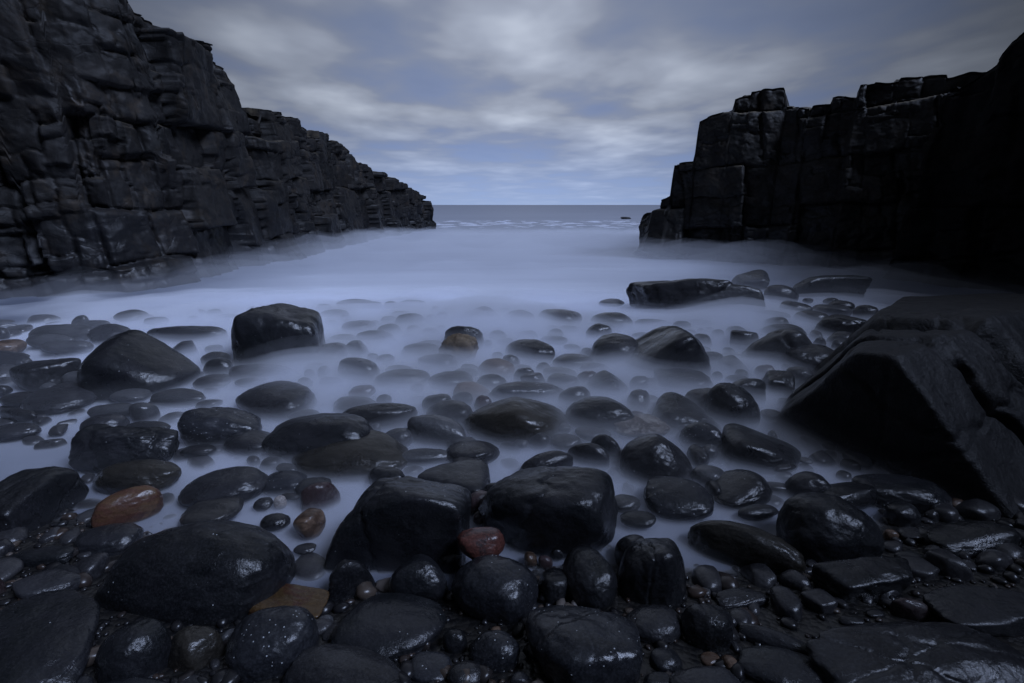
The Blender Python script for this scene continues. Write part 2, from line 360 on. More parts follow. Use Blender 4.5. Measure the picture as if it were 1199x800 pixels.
many(P3, 5, [
 (605, 208, 825, 300, 'm:black p:5 c:1 k:.4 z:.05', 'dark notched stone directly behind the ochre rock', None),
 (575, 250, 795, 360, 'm:ochre p:6 r:3 c:2 k:.45 z:.06', 'rough ochre-brown rock, the only yellowish stone standing in open mist', 'ochre rock'),
 (615, 92, 915, 190, 'm:dark p:6 sl:.2 pk:.45 pa:.6', 'wedge-shaped dark stone highest on its headland side, seaward of the ochre rock', 'wedge stone'),
 (805, 397, 1010, 492, 'm:tan p:3.5', 'pale tan domed pebble shoreward of the ochre rock', 'tan dome'),
 (455, 370, 680, 450, 'm:dark p:5 sh:-.1', None, 'glinting dome'),
 (968, 285, 1240, 392, 'm:dark p:6', 'broad smooth dome stone midway between the ochre rock and the sculpted boulder', 'broad dome'),
 (660, 533, 860, 625, 'm:tan p:4 sl:-.3', 'tan elongated pebble sloping into mist behind the great lens stone', None),
 (780, 612, 880, 690, 'm:plum p:3.5', 'reddish misty pebble leaning on the flank of the great lens stone', None),
 (870, 533, 1290, 640, 'm:dark p:5 k:.45', 'long flat slab-like stone lying behind the great lens stone', 'long slab stone'),
 (0, 658, 430, 790, 'm:dark p:5 k:.45', 'long low smooth stone behind the brown-black dome', 'long low stone'),
 (740, 622, 1310, 850, 'm:brownblack p:5 c:0 k:.7 s:94 pk:-.1 pa:.4', 'great lens-shaped stone in the very middle of the misty field', 'great lens stone'),
 (395, 725, 720, 865, 'm:grey p:5 sl:-.25 k:.55', 'drowned oblong stone almost lost in mist beside the great lens stone', 'drowned oblong'),
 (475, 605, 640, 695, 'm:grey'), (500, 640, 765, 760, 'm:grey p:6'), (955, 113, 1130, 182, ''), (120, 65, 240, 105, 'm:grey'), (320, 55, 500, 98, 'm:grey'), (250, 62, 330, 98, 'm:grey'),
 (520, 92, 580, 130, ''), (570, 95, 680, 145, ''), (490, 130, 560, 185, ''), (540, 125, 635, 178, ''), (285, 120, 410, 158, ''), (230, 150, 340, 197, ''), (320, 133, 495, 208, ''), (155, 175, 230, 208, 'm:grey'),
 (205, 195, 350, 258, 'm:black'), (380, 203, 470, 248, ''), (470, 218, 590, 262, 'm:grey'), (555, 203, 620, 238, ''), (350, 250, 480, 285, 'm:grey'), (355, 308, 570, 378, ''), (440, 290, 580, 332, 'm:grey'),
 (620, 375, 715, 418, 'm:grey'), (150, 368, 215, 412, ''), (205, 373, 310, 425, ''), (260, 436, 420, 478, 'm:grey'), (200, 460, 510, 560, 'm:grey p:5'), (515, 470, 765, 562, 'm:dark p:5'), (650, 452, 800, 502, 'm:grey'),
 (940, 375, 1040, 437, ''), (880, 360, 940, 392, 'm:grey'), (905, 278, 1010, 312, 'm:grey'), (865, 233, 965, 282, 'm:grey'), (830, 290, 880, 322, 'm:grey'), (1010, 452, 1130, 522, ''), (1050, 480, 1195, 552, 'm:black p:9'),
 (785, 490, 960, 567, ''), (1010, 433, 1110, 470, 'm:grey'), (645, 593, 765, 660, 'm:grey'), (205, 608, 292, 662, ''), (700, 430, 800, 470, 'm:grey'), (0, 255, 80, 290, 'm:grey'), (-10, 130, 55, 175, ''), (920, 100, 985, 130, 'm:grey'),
])
many(P4, 5, [
 (585, 208, 1142, 482, 'm:black p:6 c:2 r:1.3 s:133 k:.8 pk:.12 pa:.75', 'sculpted black boulder with a hollow in its shining top, headland side of the mist field', 'sculpted boulder'),
 (465, 250, 740, 412, 'm:dark p:5', 'smooth dark boulder tucked against the seaward flank of the sculpted boulder', None),
 (430, 468, 668, 588, 'm:black p:7 c:1 pk:.05 pa:.8', 'small peaked black stone with a bright wet facet', 'peaked stone'),
 (325, 620, 710, 782, 'm:black p:5 c:1 sl:.1', 'black stone with a round water-worn hollow in its side', 'hollowed stone'),
 (840, 455, 1165, 572, 'm:speck p:6', 'flat-backed speckled stone with a wet pit, against the sculpted boulder', 'pitted stone'),
 (825, 595, 1190, 790, 'm:black p:6 c:2 sl:-.2 pk:-.6 pa:.6', 'creased black stone tapering away towards the giant boulder', 'creased stone'),
 (1000, 570, 1200, 682, 'm:brownblack p:6', 'smooth brown-black stone between the pitted stone and the creased stone', None),
 (580, 720, 915, 838, 'm:mottle p:5 r:2.2 c:1', 'lumpy barnacle-crusted brown and white stone shoreward of the hollowed stone', 'barnacled stone'),
 (690, 705, 775, 748, 'm:plum'), (510, 48, 650, 82, 'm:grey'), (150, 108, 398, 190, ''), (465, 128, 703, 212, ''), (435, 193, 580, 268, ''), (515, 180, 650, 228, ''), (200, 203, 265, 228, 'm:grey'), (260, 205, 385, 242, 'm:grey'),
 (205, 223, 297, 267, ''), (165, 265, 320, 308, 'm:grey'), (30, 235, 145, 272, 'm:grey'), (720, 168, 935, 212, ''), (935, 178, 1042, 224, ''), (400, 335, 465, 372, ''), (245, 370, 485, 447, ''), (400, 422, 555, 478, ''),
 (185, 448, 375, 512, ''), (207, 485, 395, 562, 'm:black'), (380, 470, 500, 542, 'm:plum'), (690, 500, 800, 562, ''), (275, 560, 460, 655, ''), (675, 578, 800, 685, 'm:grey'), (140, 420, 220, 470, 'm:grey'),
 (1085, 330, 1160, 362, ''), (985, 230, 1080, 268, ''), (700, 245, 830, 290, ''), (300, 315, 400, 345, 'm:grey'), (1040, 170, 1180, 205, 'm:grey'),
])
many(P5, 5, [
 (-205, 80, 552, 268, 'm:dark p:14 c:3 sl:.35 k:.4 s:207', 'long slanting rock slab with split strata lying in surf below the headland', 'slanting slab'),
 (388, 28, 600, 112, 'm:black p:12', 'pointed black rock peeping over the high end of the slanting slab', None),
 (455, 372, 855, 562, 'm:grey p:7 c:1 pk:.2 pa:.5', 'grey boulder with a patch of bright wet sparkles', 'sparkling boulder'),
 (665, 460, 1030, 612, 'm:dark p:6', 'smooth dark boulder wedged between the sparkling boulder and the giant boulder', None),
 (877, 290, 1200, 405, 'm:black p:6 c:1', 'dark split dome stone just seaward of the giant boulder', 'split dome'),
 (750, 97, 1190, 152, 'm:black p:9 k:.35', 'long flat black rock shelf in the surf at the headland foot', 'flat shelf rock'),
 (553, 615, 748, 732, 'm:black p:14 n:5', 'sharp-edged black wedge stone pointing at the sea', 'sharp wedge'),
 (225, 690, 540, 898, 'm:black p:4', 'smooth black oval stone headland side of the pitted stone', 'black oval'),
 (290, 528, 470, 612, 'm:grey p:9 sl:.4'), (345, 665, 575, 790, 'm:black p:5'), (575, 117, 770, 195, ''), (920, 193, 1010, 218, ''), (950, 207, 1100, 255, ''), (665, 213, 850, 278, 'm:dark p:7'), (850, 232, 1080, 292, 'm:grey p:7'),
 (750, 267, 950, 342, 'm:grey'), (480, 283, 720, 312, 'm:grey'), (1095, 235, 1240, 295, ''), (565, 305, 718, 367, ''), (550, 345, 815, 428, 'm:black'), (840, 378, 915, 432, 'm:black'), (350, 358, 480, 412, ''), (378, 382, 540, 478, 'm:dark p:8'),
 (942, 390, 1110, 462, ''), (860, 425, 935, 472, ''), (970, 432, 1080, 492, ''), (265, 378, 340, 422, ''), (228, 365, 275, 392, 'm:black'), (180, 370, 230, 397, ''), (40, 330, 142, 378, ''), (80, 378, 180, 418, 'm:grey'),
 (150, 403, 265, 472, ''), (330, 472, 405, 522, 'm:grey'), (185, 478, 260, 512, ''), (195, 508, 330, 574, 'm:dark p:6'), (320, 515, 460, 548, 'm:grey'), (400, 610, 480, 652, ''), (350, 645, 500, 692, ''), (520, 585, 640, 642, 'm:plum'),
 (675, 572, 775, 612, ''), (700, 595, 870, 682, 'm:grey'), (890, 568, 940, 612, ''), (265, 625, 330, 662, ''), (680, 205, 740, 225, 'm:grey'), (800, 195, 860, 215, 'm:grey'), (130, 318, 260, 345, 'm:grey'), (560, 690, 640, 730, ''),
])
many(P6, 5, [
 (55, 82, 518, 272, 'm:speck p:6 c:1 r:1.4 sl:-.15', 'black stone sprinkled with white specks, shoreward of the barrel stone', 'speckled black stone'),
 (558, 118, 1190, 352, 'm:black p:4 sl:.2 k:.55', 'long navy-black whaleback stone behind the brown-black dome', 'whaleback stone'),
 (730, 208, 1372, 445, 'm:brownblack p:6 c:0 s:244 pk:-.05 pa:.45', 'large brown-black domed boulder with one glinting corner, at mid beach', 'brown-black dome'),
 (60, 430, 560, 640, 'm:dark p:5 k:.7', 'wide drowned stone with a mist-filled ledge, seaward of the striped oval', 'ledged drowned stone'),
 (50, 592, 428, 800, 'm:stripe p:5 sh:.15 k:1.0', 'striped dark oval stone beside the big smooth boulder', 'striped oval'),
 (758, 520, 990, 668, 'm:plum p:7 y:35 k:.4', 'dark plum-coloured slab leaning on the slab-sided boulder', None),
 (715, 670, 908, 852, 'm:vein p:5', 'rounded brown stone with pale veins next to the slab-sided boulder', 'brown-veined stone'),
 (520, 703, 702, 810, 'm:black p:3.2', 'shiny black ball-like pebble near the brown-veined stone', None),
 (600, 600, 680, 665, 'm:pale p:5', 'small whitish pebble showing through the mist', None),
 (320, 212, 600, 332, 'm:dark p:4'), (540, 453, 790, 562, 'm:speck'), (735, 493, 935, 592, ''), (480, 610, 600, 682, ''), (650, 585, 750, 622, ''), (60, 300, 260, 362, ''), (960, 25, 1200, 110, 'm:grey'), (620, 410, 740, 460, 'm:grey'),
])
many(P7, 5, [
 (165, 428, 368, 532, 'm:black p:5 k:.6', 'flat black oval pebble with one glint, shoreward of the brown-black dome', None),
 (620, 278, 915, 402, 'm:dark p:5 sl:.15', 'dark humped stone behind the square-ended black stone', 'humped stone'),
 (458, 390, 856, 608, 'm:black p:8 sl:.1 s:261', 'square-ended black stone seaward of the slab-sided boulder', 'square-ended stone'),
 (650, 342, 850, 445, 'm:dark p:5'), (665, 617, 712, 655, 'm:black'), (725, 570, 890, 712, 'm:plum p:4', 'plum-red pitted pebble wedged behind the twin-humped boulder', 'plum pebble'),
 (835, 525, 950, 612, 'm:black'), (885, 580, 965, 645, 'm:black'), (610, 255, 790, 312, 'm:grey'), (245, 205, 420, 292, 'm:grey'), (170, 172, 230, 218, 'm:grey'), (330, 325, 640, 405, 'm:grey'), (430, 540, 560, 600, 'm:grey'),
])
many(P8, 5, [
 (458, 243, 628, 352, 'm:black p:4 y:-25 k:.55', 'glossy black oval stone tilted in mist seaward of the twin-humped boulder', 'tilted black oval'),
 (330, 293, 560, 397, 'm:dark p:4 y:-22 k:.4', 'long thin dark stone lying beside the tilted black oval', None),
 (50, 338, 345, 475, 'm:dark p:4 y:20 k:.5', 'smooth spindle-shaped stone seaward of the twin-humped boulder', 'spindle stone'),
 (645, 238, 1042, 482, 'm:dark p:4 c:0 k:.9 pa:.35', 'great misty dome stone with a pale rim seaward of the dotted black boulder', 'misty dome'),
 (765, 487, 1182, 742, 'm:speck p:4 k:.8', 'black boulder dotted with fine white flecks, headland side of twin-humped boulder', 'dotted black boulder'),
 (0, 488, 132, 575, 'm:dark'), (45, 525, 102, 572, 'm:red p:4', 'little pink pebble against the twin-humped boulder', None),
 (375, 198, 570, 262, 'm:grey'), (225, 238, 400, 312, 'm:grey'), (95, 230, 220, 302, 'm:grey'), (1025, 298, 1152, 405, 'm:dark'), (1105, 300, 1200, 372, 'm:grey'), (985, 170, 1235, 302, 'm:speck p:4'),
 (1130, 505, 1230, 600, 'm:black'), (575, 593, 750, 702, 'm:grey'), (630, 688, 842, 795, 'm:black'), (1050, 420, 1250, 522, 'm:grey'), (10, 265, 90, 310, 'm:grey'), (260, 180, 340, 220, 'm:grey'),
])
many(P9, 5, [
 (225, 178, 668, 402, 'm:black p:6 c:2 sl:-.2 s:301 pk:-.6 pa:.6', 'arrowhead-shaped black stone with a deep crease, facing the giant boulder', 'arrowhead stone'),
 (130, 447, 524, 665, 'm:black p:5 sl:.2 s:305 pk:.45 pa:.7', 'black stone with a raised knob at one end, like a seal head', 'knobbed stone'),
 (600, 458, 870, 592, 'm:dark'), (520, 400, 660, 452, ''), (495, 220, 550, 262, 'm:grey'), (455, 95, 575, 152, ''), (320, 650, 560, 745, 'm:black'), (680, 375, 760, 410, 'm:grey'),
])
many(P10, 5, [
 (423, 80, 1028, 312, 'm:black p:18 c:4 r:1.6 k:.5 s:311', 'oblong black block split by horizontal seams', 'seamed block'),
 (560, 288, 1045, 452, 'm:brownblack p:5 k:.5 sl:-.1', 'dark long stone with a rough brown end, under the seamed block', 'brown-ended stone'),
 (530, 440, 958, 692, 'm:orange p:5 y:38 k:.42 s:315', 'orange-red banded stone slanting out of the water', 'orange stone'),
 (-150, 215, 518, 770, 'm:black p:13 c:2 s:325 k:.9', 'large angular black boulder with wet ledges at the cliff side of the beach', 'angular boulder'),
 (475, 22, 750, 125, 'm:dark'), (740, 65, 905, 120, 'm:dark'), (-100, 75, 230, 160, 'm:dark'), (430, 660, 842, 880, 'm:black p:4', 'smooth round black stone touching the big smooth boulder', 'round black stone'),
])
many(D_, 3, [
 (330, 228, 1042, 620, 'm:black p:4.5 k:.62 s:331', 'big smooth black boulder with a long polished top', 'big smooth boulder'),
 (20, 318, 262, 402, 'm:black p:6 k:.5'), (145, 385, 318, 455, 'm:black'), (40, 400, 312, 530, 'm:dark p:8'), (-120, 470, 352, 900, 'm:black p:9 y:38 k:.42 h:.35', 'long flat black slab slanting up the beach', 'slanting beach slab'),
 (330, 570, 605, 830, 'm:black p:5'), (585, 597, 792, 775, 'm:brownblack p:8', 'blunt grey-brown stone with a fine crack in its top', 'cracked blunt stone'), (540, 665, 602, 765, 'm:black'),
 (870, 440, 1157, 615, 'm:amber p:16 n:3 sl:-.2', 'translucent-looking amber and orange wedge of stone', 'amber wedge'),
 (790, 528, 1122, 810, 'm:speck p:5 k:.9', 'dusky pear-shaped stone in front of the amber wedge', 'pear-shaped stone'),
 (990, 662, 1425, 920, 'm:dark p:4', 'wide smooth dome boulder at the foot of the pear-shaped stone', 'wide dome'), (1115, 560, 1172, 612, 'm:grey'), (1130, 583, 1242, 662, 'm:dark'), (775, 605, 832, 662, 'm:grey'), (1030, 308, 1112, 350, 'm:dark'),
 (-140, 400, 22, 520, 'm:plum'), (470, 745, 560, 800, 'm:dark'), (330, 780, 620, 900, 'm:black'), (600, 770, 720, 850, 'm:dark'), (240, 775, 330, 840, 'm:dark'),
])
many(E_, 3, [
 (-62, 72, 457, 400, 'm:black p:9 n:1 s:351 k:.6 sl:-.14 c:1', 'slab-sided black boulder with a broad sloping top and sheer face', 'slab-sided boulder'),
 (480, 38, 972, 352, 'm:black p:7 c:1 s:357 k:.8 sl:.15', 'big twin-humped glossy black boulder with water-bright ledge', 'twin-humped boulder'),
 (385, 348, 692, 608, 'm:speck p:5 k:.8 s:362', 'glossy rounded black boulder directly under the dull red stone', 'rounded boulder'),
 (405, 252, 574, 364, 'm:red p:5 z:.15', 'dull red rounded stone resting on top of black stones', 'dull red stone'),
 (685, 395, 800, 535, 'm:black p:6'), (775, 320, 968, 565, 'm:black p:4 k:1.1', 'upright egg-shaped black stone below the twin-humped boulder', 'upright egg stone'), (735, 322, 786, 368, 'm:black p:3'), (690, 352, 742, 398, 'm:plum'), (640, 338, 688, 392, 'm:vein'),
 (165, 347, 374, 530, 'm:black p:6', 'squarish polished black stone between slab-sided and rounded boulders', 'squarish polished stone'), (-50, 365, 118, 515, 'm:black p:6 y:35 k:.4'), (338, 326, 428, 412, 'm:black'),
 (-40, 483, 368, 745, 'm:black p:4 s:371', 'broad black boulder with a long bright glint along its flank', 'glinting broad boulder'), (355, 608, 442, 705, 'm:black'), (445, 613, 628, 775, 'm:speck p:5'), (230, 688, 388, 810, 'm:speck p:5'), (370, 720, 512, 840, 'm:dark'),
 (645, 525, 1058, 900, 'm:speck p:8 c:1 s:381 k:.9', 'large ridged black boulder freckled with white grains, lowest on the beach', 'freckled ridged boulder'),
 (958, 278, 1078, 405, 'm:black'), (970, 290, 1212, 555, 'm:black p:7 c:1 k:.95', 'tall rounded black boulder seaward of two small ovals', 'tall rounded boulder'), (990, 525, 1198, 675, 'm:dark p:4'), (1080, 675, 1198, 775, 'm:black'),
 (805, 505, 836, 540, 'm:pale p:3', 'tiny pale green-grey pebble behind the freckled ridged boulder', None), (640, 518, 692, 562, 'm:dark'), (598, 585, 642, 645, 'm:black'), (520, 600, 560, 640, 'm:vein'), (1060, 760, 1180, 840, 'm:black'), (590, 760, 660, 820, 'm:dark'), (120, 760, 240, 840, 'm:black'),
 (1000, 440, 1060, 500, 'm:dark'), (460, 195, 500, 240, 'm:plum'), (960, 590, 1010, 640, 'm:dark'),
])
many(F_, 3, [
 (15, 228, 432, 432, 'm:brownblack p:4 y:-28 k:.38 s:401', 'long smooth cigar-shaped stone slanting through dark water', 'cigar stone'),
 (325, 130, 708, 400, 'm:black p:4.5 k:.75 s:405', 'huge rounded black boulder with a domed brow, shoreward of the giant boulder', 'domed brow boulder'),
 (450, 93, 695, 190, 'm:black p:5 k:.5', 'thin curved black slab leaning behind the domed brow boulder', None),
 (700, 165, 838, 255, 'm:black p:5'), (590, 65, 948, 195, 'm:black p:7 k:.5', 'low dark slab tucked into the giant boulder shadow', 'shadowed slab'), (750, 250, 882, 315, 'm:dark p:7'), (700, 260, 760, 305, 'm:vein', 'tiny brown pebble beside the domed brow boulder', None),
 (855, 230, 1188, 372, 'm:black p:6 sl:.35', 'black stone curling up to a shiny rounded end', 'curled stone'), (1025, 170, 1112, 225, 'm:black'), (450, 355, 808, 525, 'm:black p:10 sl:.3 k:.5', 'flat-faced black stone with a lit sloping edge below the domed brow boulder', 'flat-faced stone'),
 (740, 335, 872, 405, 'm:black'), (725, 500, 872, 590, 'm:plum p:4 y:-25 k:.45', 'brownish oval pebble lying on the lowest big slab', None), (840, 455, 1290, 650, 'm:black p:10 k:.6', 'broad black slab at the beach edge shoreward of the curled stone', 'broad slab'),
 (110, 465, 302, 552, 'm:dark p:6 c:1 k:.7', 'flat stone with a slot-like groove along its top', 'grooved flat stone'), (-12, 520, 178, 700, 'm:black p:5'), (190, 590, 482, 740, 'm:black p:5 y:-30 k:.5'), (185, 670, 530, 880, 'm:black p:5 y:-22 k:.6', 'long black stone ending low beneath the grooved flat stone', 'low long stone'),
 (430, 585, 1290, 960, 'm:dark p:14 c:4 k:.9 h:.28 s:421', 'very large ridged rock slab lowest on the headland side of the beach', 'ridged rock slab'),
 (-60, 740, 212, 880, 'm:dark p:5'), (410, 458, 474, 525, 'm:black'), (320, 505, 420, 570, 'm:plum'), (925, 150, 1000, 190, 'm:vein'), (840, 190, 900, 240, 'm:dark'), (930, 205, 990, 245, 'm:dark'), (1110, 240, 1190, 330, 'm:black'),
 (120, 560, 190, 620, 'm:dark'), (640, 540, 710, 575, 'm:black'), (545, 565, 640, 605, 'm:dark'), (1060, 110, 1180, 165, 'm:black'), (160, 640, 200, 700, 'm:dark'), (60, 690, 130, 745, 'm:vein'), (130, 700, 200, 780, 'm:vein'),
])


# ------------------------------------------------------------------ labels of the stones that need no words of their own
keys = [q for q in PLACED if q['key']]
def describe(q, nlm):
    x0, y0, x1, y1 = q['box']; cx, cy = (x0 + x1) / 2, (y0 + y1) / 2
    w = q['w']; asp = (y1 - y0) / w
    size = 'tiny' if w < 16 else 'small' if w < 30 else 'medium' if w < 50 else 'large'
    shp = 'upright' if asp > 0.75 else 'domed' if asp > 0.5 else 'rounded' if asp > 0.34 else 'low flat'
    place = 'in mist ' if y1 < 590 else ''
    rel = []
    for L in sorted((L for L in keys if L is not q), key=lambda L: abs((L['box'][0] + L['box'][2]) / 2 - cx) + 1.5 * abs((L['box'][1] + L['box'][3]) / 2 - cy) - 0.25 * L['w'])[:nlm]:
        lx, ly = (L['box'][0] + L['box'][2]) / 2, (L['box'][1] + L['box'][3]) / 2
        dx, dy = (cx - lx) / (L['w'] / 2 + 10), (cy - ly) / ((L['box'][3] - L['box'][1]) / 2 + 8)
        rel.append((('headland side of' if dx > 0 else 'tall cliff side of') if abs(dx) > abs(dy) else ('shoreward of' if dy > 0 else 'seaward of')) + ' the ' + L['key'])
    return f"{size} {shp} {WORD[q['m']]} stone {place}" + ' and '.join(rel)
auto = [q for q in PLACED if not q['label']]
for q in auto: q['label'] = describe(q, 1)
def dups():
    by = {}
    for q in auto: by.setdefault(q['label'], []).append(q)
    return [v for v in by.values() if len(v) > 1]
for v in dups():
    base = v[0]['label']
    v.sort(key=lambda q: q['box'][3])
    for i, q in enumerate(v):
        if len(v) == 2: pre = ('farther ', 'nearer ')[i]
        elif len(v) == 3: pre = ('farthest ', 'middle ', 'nearest ')[i]
        else: pre = ('first ', 'second ', 'third ', 'fourth ', 'fifth ', 'sixth ', 'seventh ')[min(i, 6)]
        lab = pre + base
        if len(v) > 3: lab = base.replace(' stone ', f' stone, {pre.strip()} from sea, ')
        q['label'] = lab.replace('farthest', 'outermost').replace('nearest', 'innermost')
for q in PLACED:
    q['ob']['label'] = q['label']; q['ob']['group'] = 'wave-worn stones of the cove'
if dups(): print('DUP LABELS', [v[0]['label'] for v in dups()])
A=np.array(RES); print('RES', np.abs(A[:,:4]).mean(0), [tuple(np.round(a,1)) for a in RES if abs(a[2])>4][:60]); print('STONES', len(PLACED), 'longest label', max(len(q['label'].split()) for q in PLACED))

# ------------------------------------------------------------------ the great boulder beside the camera's path
def great_boulder():
    loc = np.array([2.9, 3.4, -0.2])
    pl = [(-0.874, -0.486, -0.03, 1.03), (-0.605, 0.557, 0.57, 0.74), (-0.05, 0.13, 0.98, 0.84), (0.40, -0.60, 0.69, 0.73), (0.0, -1, 0.1, 1.3), (0.0, 1, 0.2, 3.0), (1, 0, 0.3, 3.2), (0, 0, -1, 0.4)]
    V, Fc = ico(7)
    N = np.array([q[:3] for q in pl], float); N /= np.linalg.norm(N, axis=1)[:, None]; D = np.array([q[3] for q in pl])
    q = np.maximum(V @ N.T, 0) / D
    p = 60.0
    rad = (q ** p).sum(1) ** (-1 / p)
    P = V * rad[:, None]
    disp = 0.045 * fbm(P * 0.9 + 3, 3) + 0.02 * np.abs(fbm(P * 2.0 + 13, 3)) + 0.014 * fbm(P * 3.1 + 8, 5, 0.55)
    # two worn gullies running down the sloping back, and fine cracks
    for (nx, ny, nz, d, w, a) in ((0.72, 0.69, 0.0, -0.60, 0.05, 0.09), (0.76, 0.65, 0.1, 0.12, 0.08, 0.12), (0.70, 0.71, -0.1, 0.85, 0.05, 0.09), (0.2, -0.3, 0.9, 0.62, 0.015, 0.025), (-0.3, 0.2, 0.9, 0.35, 0.012, 0.02), (0.6, -0.7, 0.1, 0.1, 0.012, 0.02), (0.9, -0.1, 0.3, 0.4, 0.02, 0.04)):
        e = P @ np.array([nx, ny, nz]) - d + 0.22 * fbm(P * 1.1 + 21, 4)
        disp -= a * np.exp(-(e / w) ** 2) - 0.35 * a / (1 + np.exp(np.clip(-e / 0.05, -30, 30)))
    P = P + V * disp[:, None]
    o = mesh_obj('boulder', P, Fc, M_big); o.location = loc
    tag(o, 'giant black ridged boulder filling the beach edge below the shaded cliff', 'boulder')
M_big = rock_mat('giant_boulder_stone', (0.004, 0.004, 0.005), (0.010, 0.0095, 0.010), rough=(0.45, 0.7), bump=0.9, coat=0.1, sc=1.1)
great_boulder()

# ------------------------------------------------------------------ cliffs
def kd(s, z, rs, smin, zmin, seed, jit=0.28):
    r = np.random.RandomState(seed)
    cid = np.zeros(len(s), int); ed = np.full(len(s), 9.0); cu = np.zeros(len(s)); cv = np.zeros(len(s))
    cnt = [0]
    def rec(idx, a0, a1, b0, b1, dep):
        if not len(idx): return
        da, db = (a1 - a0), (b1 - b0)
        stop = (da < smin * 2 and db < zmin * 2) or dep > 16 or (dep > 5 and r.rand() < 0.12)
        if stop:
            cid[idx] = cnt[0]; cnt[0] += 1
            S, Z = s[idx], z[idx]
            ed[idx] = np.minimum(np.minimum(S - a0, a1 - S), np.minimum(Z - b0, b1 - Z))
            cu[idx] = (S - (a0 + a1) / 2) / da; cv[idx] = (Z - (b0 + b1) / 2) / db
            return
        t = r.uniform(0.5 - jit, 0.5 + jit)
        if da / smin > db / zmin:
            m = a0 + da * t; k = s[idx] < m
            rec(idx[k], a0, m, b0, b1, dep + 1); rec(idx[~k], m, a1, b0, b1, dep + 1)
        else:
            m = b0 + db * t; k = z[idx] < m
            rec(idx[k], a0, a1, b0, m, dep + 1); rec(idx[~k], a0, a1, m, b1, dep + 1)
    rec(np.arange(len(s)), s.min() - .01, s.max() + .01, z.min() - .01, z.max() + .01, 0)
    return cid, ed, cu, cv, cnt[0]

